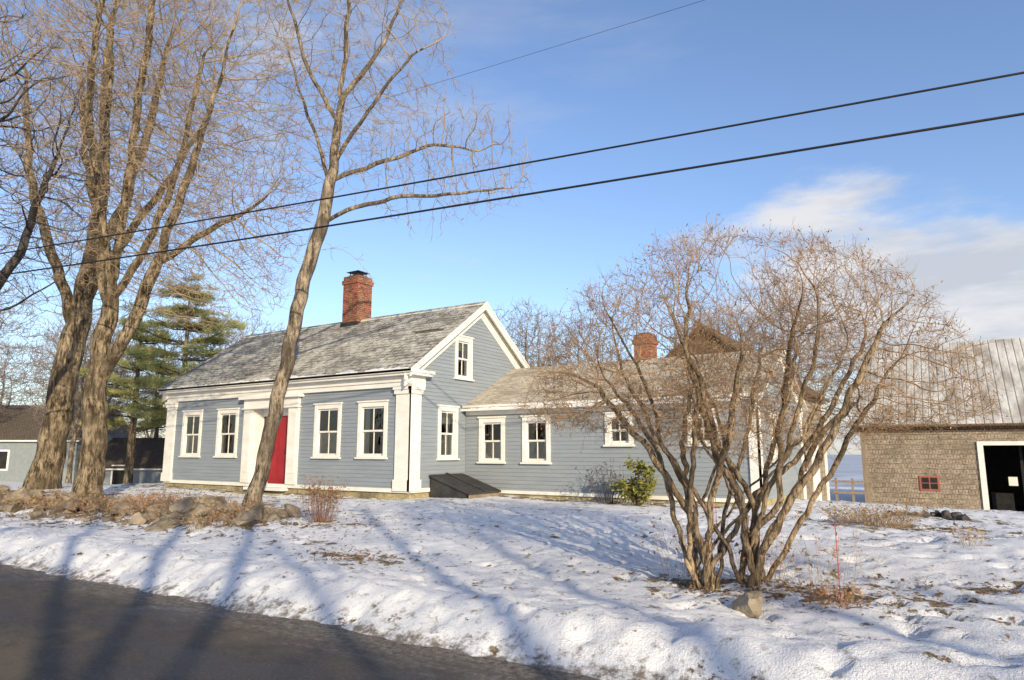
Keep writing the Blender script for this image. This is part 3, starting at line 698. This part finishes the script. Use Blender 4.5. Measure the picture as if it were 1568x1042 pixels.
def leafy(name,loc,rx,rz,n,mat,seed):
    rg=np.random.default_rng(seed); root=empty(name,loc)
    cl=rg.normal(size=(34,3)); cl/=np.linalg.norm(cl,axis=1)[:,None]; cl*=rg.uniform(.5,1,(34,1)); cl=cl*np.array([rx,rx*.8,rz])+np.array([0,0,rz*1.02])
    C=cl[rg.integers(0,34,n)]+rg.normal(size=(n,3))*.05
    d=rg.normal(size=(n,3)); d[:,2]*=.5; d/=np.linalg.norm(d,axis=1)[:,None]; w=np.cross(d,rg.normal(size=(n,3))); w/=np.linalg.norm(w,axis=1)[:,None]
    Lf=.12; q=np.stack([C,C+d*Lf*.5+w*.024,C+d*Lf,C+d*Lf*.5-w*.024],1).reshape(-1,3)
    me=bpy.data.meshes.new('leaves'); me.from_pydata(q.tolist(),[],np.arange(len(q)).reshape(-1,4).tolist()); me.materials.append(mat); o=link(bpy.data.objects.new('leaves',me)); o.parent=root
    ch=[np.array([[0,0,-.05],p*.5+rg.normal(size=3)*.03,p]) for p in cl]; Vv,Ff,_=tubes(ch,[np.array([.014,.01,.005])]*34,0)
    me=bpy.data.meshes.new('stems'); me.from_pydata(Vv,[],Ff); me.materials.append(M_lilb); o=link(bpy.data.objects.new('stems',me)); o.parent=root
leafy('rhododendron_shrub',g3(6.05,1.3),.55,.55,1500,M_rhod,4)
Vv=[];Ff=[]
def scat(n,cx,cy,sx_,sy_):
    for _ in range(n):
        x=R.gauss(cx,sx_); y=R.gauss(cy,sy_)
        if y<-9.1 or (y>-.05 and x<0) or (y>2.4 and x<8.7): continue
        z=hz(x,y)+.008; o=len(Vv); s=R.uniform(.015,.04); a=R.uniform(0,6.28)
        for k in range(4):
            t=a+k*1.57; rr=s*(1 if k%2 else .6); Vv.append((x+math.cos(t)*rr,y+math.sin(t)*rr,z+R.uniform(0,.03)))
        Ff.append((o,o+1,o+2,o+3))
scat(1900,-5,-5.9,4,.8); scat(400,10.8,-6.4,.7,.35); scat(200,5.3,-7.1,.5,.3); scat(260,1,-4.8,2.2,.7); scat(320,8,-4,5,2.5); scat(160,11.2,.1,1.2,.5); scat(200,12.9,-5.4,1.2,.4)
me=bpy.data.meshes.new('leaf_litter'); me.from_pydata(Vv,[],Ff); me.materials.append(M_leaf); link(bpy.data.objects.new('leaf_litter',me))

# ============================================================ BARN
barn=empty('shingled_barn'); BX0,BX1,BY0,BD=9.,27.,19.1,10.; BZ=-.7; BE=2.95; BR=6.7
B=Wall('F',BY0); bm_=MB(); D0,D1,DT=13.35,17.4,1.95
bm_.poly([(BX0,BY0,BZ-.5),(D0,BY0,BZ-.5),(D0,BY0,BE),(BX0,BY0,BE)],0); bm_.poly([(D1,BY0,BZ-.5),(BX1,BY0,BZ-.5),(BX1,BY0,BE),(D1,BY0,BE)],0)
bm_.poly([(D0,BY0,DT),(D1,BY0,DT),(D1,BY0,BE),(D0,BY0,BE)],0)
for x in (BX0,BX1): bm_.poly([(x,BY0+BD,BZ-.5),(x,BY0,BZ-.5),(x,BY0,BE),(x,BY0+BD/2,BR),(x,BY0+BD,BE)],0)
bm_.poly([(BX1,BY0+BD,BZ-1),(BX0,BY0+BD,BZ-1),(BX0,BY0+BD,BE),(BX1,BY0+BD,BE)],0)
bm_.obj('barn_walls',[M_shing],barn)
b2=MB(); sl=(BR-BE)/(BD/2); e=BY0-.35
b2.slab((BX0-.3,e,BE-.35*sl+.12),(BX1,e,BE-.35*sl+.12),(BX1,BY0+BD/2,BR+.12),(BX0-.3,BY0+BD/2,BR+.12),.1,0,1)
b2.slab((BX0-.3,BY0+BD/2,BR+.12),(BX1,BY0+BD/2,BR+.12),(BX1,BY0+BD+.35,BE-.35*sl+.12),(BX0-.3,BY0+BD+.35,BE-.35*sl+.12),.1,0,1)
b2.box(BX0-.25,BX1,BY0-.08,BY0-.002,BE-.42,BE-.02,1)
b2.obj('barn_roof',[M_mroof,M_broof],barn)
b3=MB(); B.box(b3,D0-.2,D0,.0,.06,BZ-.2,DT+.001,0); B.box(b3,D0-.2,D1+.2,.0,.062,DT+.002,DT+.16,0); B.box(b3,D1,D1+.2,.0,.06,BZ-.2,DT,0); B.box(b3,BX0-.03,BX0+.14,.0,.05,BZ-.2,BE-.43,2)
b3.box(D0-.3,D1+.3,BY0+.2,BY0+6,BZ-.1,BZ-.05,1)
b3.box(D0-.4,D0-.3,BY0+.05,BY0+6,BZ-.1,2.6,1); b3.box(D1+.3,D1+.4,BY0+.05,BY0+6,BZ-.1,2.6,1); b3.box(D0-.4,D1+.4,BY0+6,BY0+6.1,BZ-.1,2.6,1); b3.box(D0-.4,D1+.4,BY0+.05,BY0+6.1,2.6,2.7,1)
b3.box(D0+.15,D0+.9,BY0+1.8,BY0+2.3,BZ,BZ+.7,1); b3.box(D0+1.2,D0+1.3,BY0+1,BY0+1.1,BZ,2.4,1); b3.box(D0+1.5,D0+2.3,BY0+2,BY0+2.6,BZ,BZ+.5,3)
b3.box(D0+.75,D0+1.05,BY0+1.0,BY0+1.02,BZ+1.05,BZ+1.4,0)
B.box(b3,11.05,11.75,.0,.04,.12,.72,3); B.box(b3,11.12,11.68,.04,.045,.19,.65,1); B.box(b3,11.38,11.42,.045,.06,.19,.65,3); B.box(b3,11.12,11.68,.045,.058,.41,.44,3)
M_redw=nm('faded_red_paint',(.30,.08,.06),(.4,.14,.1),bd=.002)
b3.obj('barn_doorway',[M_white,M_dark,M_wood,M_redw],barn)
def roofsnow(mb,zf,x0,x1,yc,seed,w,th=.03,m=0,bias=.35,fq=.9):
    nseg=max(2,int((x1-x0)/.15)); 
    for i in range(nseg):
        xa=x0+(x1-x0)*i/nseg; xb=x0+(x1-x0)*(i+1)/nseg
        wa=w*max(.0,mn.noise(Vector((xa*fq,seed,0)))+.5*mn.noise(Vector((xa*fq*4,seed,3)))+bias); wb=w*max(.0,mn.noise(Vector((xb*fq,seed,0)))+.5*mn.noise(Vector((xb*fq*4,seed,3)))+bias)
        if wa<.01 and wb<.01: continue
        mb.poly([(xa,yc,zf(yc)+th*.6),(xb,yc,zf(yc)+th*.6),(xb,yc+wb,zf(yc+wb)+th*.4),(xa,yc+wa,zf(yc+wa)+th*.4)],m)
        mb.poly([(xa,yc-.01,zf(yc)-.01),(xb,yc-.01,zf(yc)-.01),(xb,yc,zf(yc)+th*.6),(xa,yc,zf(yc)+th*.6)],m)
hs=MB(); roofsnow(hs,zr,-11.8,.2,-.35,6,.2,.05,bias=.12,fq=1.6); roofsnow(hs,ez,.4,8.6,EY-.27,7,.12,.04,bias=.1,fq=1.6); hs.obj('eave_snow',[M_snow],house)

# ============================================================ NEIGHBOUR HOUSES
def nhouse(name,x,y,w,d,ze,zt,z0,wall,roof,rot=0,wins=()):
    r=empty(name,(x,y,0)); r.rotation_euler[2]=rot; m=MB(); h=d/2
    m.poly([(0,0,z0),(w,0,z0),(w,0,ze),(0,0,ze)],0); m.poly([(w,0,z0),(w,d,z0),(w,d,ze),(w,h,zt),(w,0,ze)],0); m.poly([(w,d,z0),(0,d,z0),(0,d,ze),(w,d,ze)],0); m.poly([(0,d,z0),(0,0,z0),(0,0,ze),(0,h,zt),(0,d,ze)],0)
    s=(zt-ze)/h
    m.slab((-.3,-.3,ze-.3*s+.05),(w+.3,-.3,ze-.3*s+.05),(w+.3,h,zt+.05),(-.3,h,zt+.05),.1,1,2); m.slab((-.3,h,zt+.05),(w+.3,h,zt+.05),(w+.3,d+.3,ze-.3*s+.05),(-.3,d+.3,ze-.3*s+.05),.1,1,2)
    m.box(-.02,w+.02,-.04,0,ze-.25,ze-.05,2)
    for (u,z) in wins: m.box(u-.5,u+.5,-.04,-.001,z,z+1.4,2); m.box(u-.38,u+.38,-.05,-.041,z+.12,z+1.28,3)
    for (u,z) in ((d*.3,.8),): m.box(w+.001,w+.04,u-.5,u+.5,z,z+1.4,2); m.box(w+.041,w+.05,u-.38,u+.38,z+.12,z+1.28,3)
    m.obj('building',[wall,roof,M_white,M_dark],r)
M_nw=nm('neighbour_paint',(.20,.23,.24),(.26,.29,.30),bd=.003)
M_nb=brickmat('dark_brown_roof',(.16,.125,.10),(.11,.09,.07),(.03,.025,.02),.2,.13,.01)
nhouse('neighbour_house',-48,2.5,12.,7,2.6,5.0,-1.6,M_nw,M_nb,math.radians(33),((10.5,.4),(7,.4),(3,.4)))
nhouse('neighbour_shed',-36.5,9.3,9,6,.7,2.6,-1.8,M_nw,M_nb,math.radians(33),((2,-.6),(6,-.6)))

# ============================================================ POWER LINES
def cable(name,pts,r):
    cu=bpy.data.curves.new(name,'CURVE'); cu.dimensions='3D'; cu.bevel_depth=r; cu.bevel_resolution=2; sp=cu.splines.new('POLY'); sp.points.add(len(pts)-1)
    for i,p in enumerate(pts): sp.points[i].co=(*p,1)
    cu.materials.append(M_cable); return link(bpy.data.objects.new(name,cu))
def wire(z0,dy=0):
    P=[]
    for i in range(81):
        x=-42+76*i/80; y=-3.45-.172*(13.75-x)+dy - .0016*max(0,2.3-x)**2*.6
        P.append((x,y,z0+.00045*((x-2)**2)*.6)); 
    return P
w1=wire(6.72); w2=wire(6.14)
cable('power_cable',w1,.017); cable('power_cable',w2,.02)
w3=[(x,-4.52-.08*(9.76-x),8.7+.0008*(x-5)**2) for x in np.linspace(-42,34,60)]
cable('power_cable',w3,.003)
for (wx,i) in ((-42,0),(34,-1)):
    p=MB(); yy=w1[i][1]; 
    k=10; 
    for s in range(k):
        a0=s*6.2832/k;a1=(s+1)*6.2832/k
        p.poly([(wx+.17*math.cos(a0),yy+.3+.17*math.sin(a0),-1),(wx+.17*math.cos(a1),yy+.3+.17*math.sin(a1),-1),(wx+.11*math.cos(a1),yy+.3+.11*math.sin(a1),11),(wx+.11*math.cos(a0),yy+.3+.11*math.sin(a0),11)],0)
    p.box(wx-.06,wx+.06,yy-.9,yy+1.5,10.2,10.35,0)
    for z in (w1[i][2],w2[i][2]): p.box(wx-.05,wx+.05,yy-.05,yy+.3,z-.05,z+.05,0)
    p.obj('utility_pole',[M_wood])

# ============================================================ LIGHT / SKY / CAMERA
EL=math.radians(18); az=Vector((.82,-.572)).normalized()
S=Vector((az.x*math.cos(EL),az.y*math.cos(EL),math.sin(EL)))
sl_=bpy.data.lights.new('sun','SUN'); sl_.energy=5.0; sl_.angle=math.radians(.5); sl_.color=(1.,.85,.60)
so=link(bpy.data.objects.new('sun',sl_)); so.rotation_euler=S.to_track_quat('Z','Y').to_euler(); so.location=(20,-20,20)
w=bpy.data.worlds.new('World'); scene.world=w; w.use_nodes=True; nt=w.node_tree; bg=nt.nodes['Background']
sky=nt.nodes.new('ShaderNodeTexSky'); sky.sky_type='NISHITA'; sky.sun_disc=False; sky.sun_elevation=EL; sky.sun_rotation=math.atan2(az.x,az.y); sky.air_density=1.; sky.dust_density=.8; sky.ozone_density=2.6
tc=nt.nodes.new('ShaderNodeTexCoord'); gen=tc.outputs['Generated']; sx=nt.nodes.new('ShaderNodeSeparateXYZ'); nt.links.new(gen,sx.inputs[0])
mv=mapped(nt,gen,(1.3,1.3,3.6)); nz=noise_(nt,mv,2.4,7,.58)
def mr(v,a,b_):
    m=nt.nodes.new('ShaderNodeMapRange'); m.interpolation_type='SMOOTHSTEP'; nt.links.new(v,m.inputs[0]); m.inputs[1].default_value=a; m.inputs[2].default_value=b_; return m.outputs[0]
azm=mr(sx.outputs[0],-.60,.0); top=mr(sx.outputs[2],.42,.20)
msk=math_(nt,'MULTIPLY',math_(nt,'MULTIPLY',azm,top),.58)
cl=mr(math_(nt,'ADD',amp(nz,1.8,.5),msk),.68,1.06)
wisp=math_(nt,'MULTIPLY',mr(noise_(nt,mapped(nt,gen,(1.,2.,7)),1.3,6,.6),.48,.85),.35)
tot=math_(nt,'MAXIMUM',math_(nt,'MULTIPLY',cl,.88),wisp)
cc=ramp(nt,noise_(nt,mapped(nt,gen,(1.5,1.5,6)),2.6,5,.6),[(.40,(.66,.68,.73)),(.58,(.95,.92,.90))])
cc=mix(nt,1.,cc,(6.2,6.2,6.2),'MULTIPLY')
skyb=mix(nt,1.,sky.outputs[0],(1.50,1.44,1.54),'MULTIPLY')
col=mix(nt,tot,skyb,cc)
nt.links.new(col,bg.inputs[0]); bg.inputs[1].default_value=.15
cd=bpy.data.cameras.new('camera'); cd.lens=24; cd.sensor_width=36; cd.clip_end=6000; cd.clip_start=.05
co=link(bpy.data.objects.new('camera',cd)); co.location=(12.6,-14.3,1.75); co.rotation_euler=(math.radians(90+9.19),0,YAW)
scene.camera=co
scene.view_settings.view_transform='Standard'; scene.view_settings.look='None'; scene.view_settings.exposure=0
print('total',time.time()-T00)
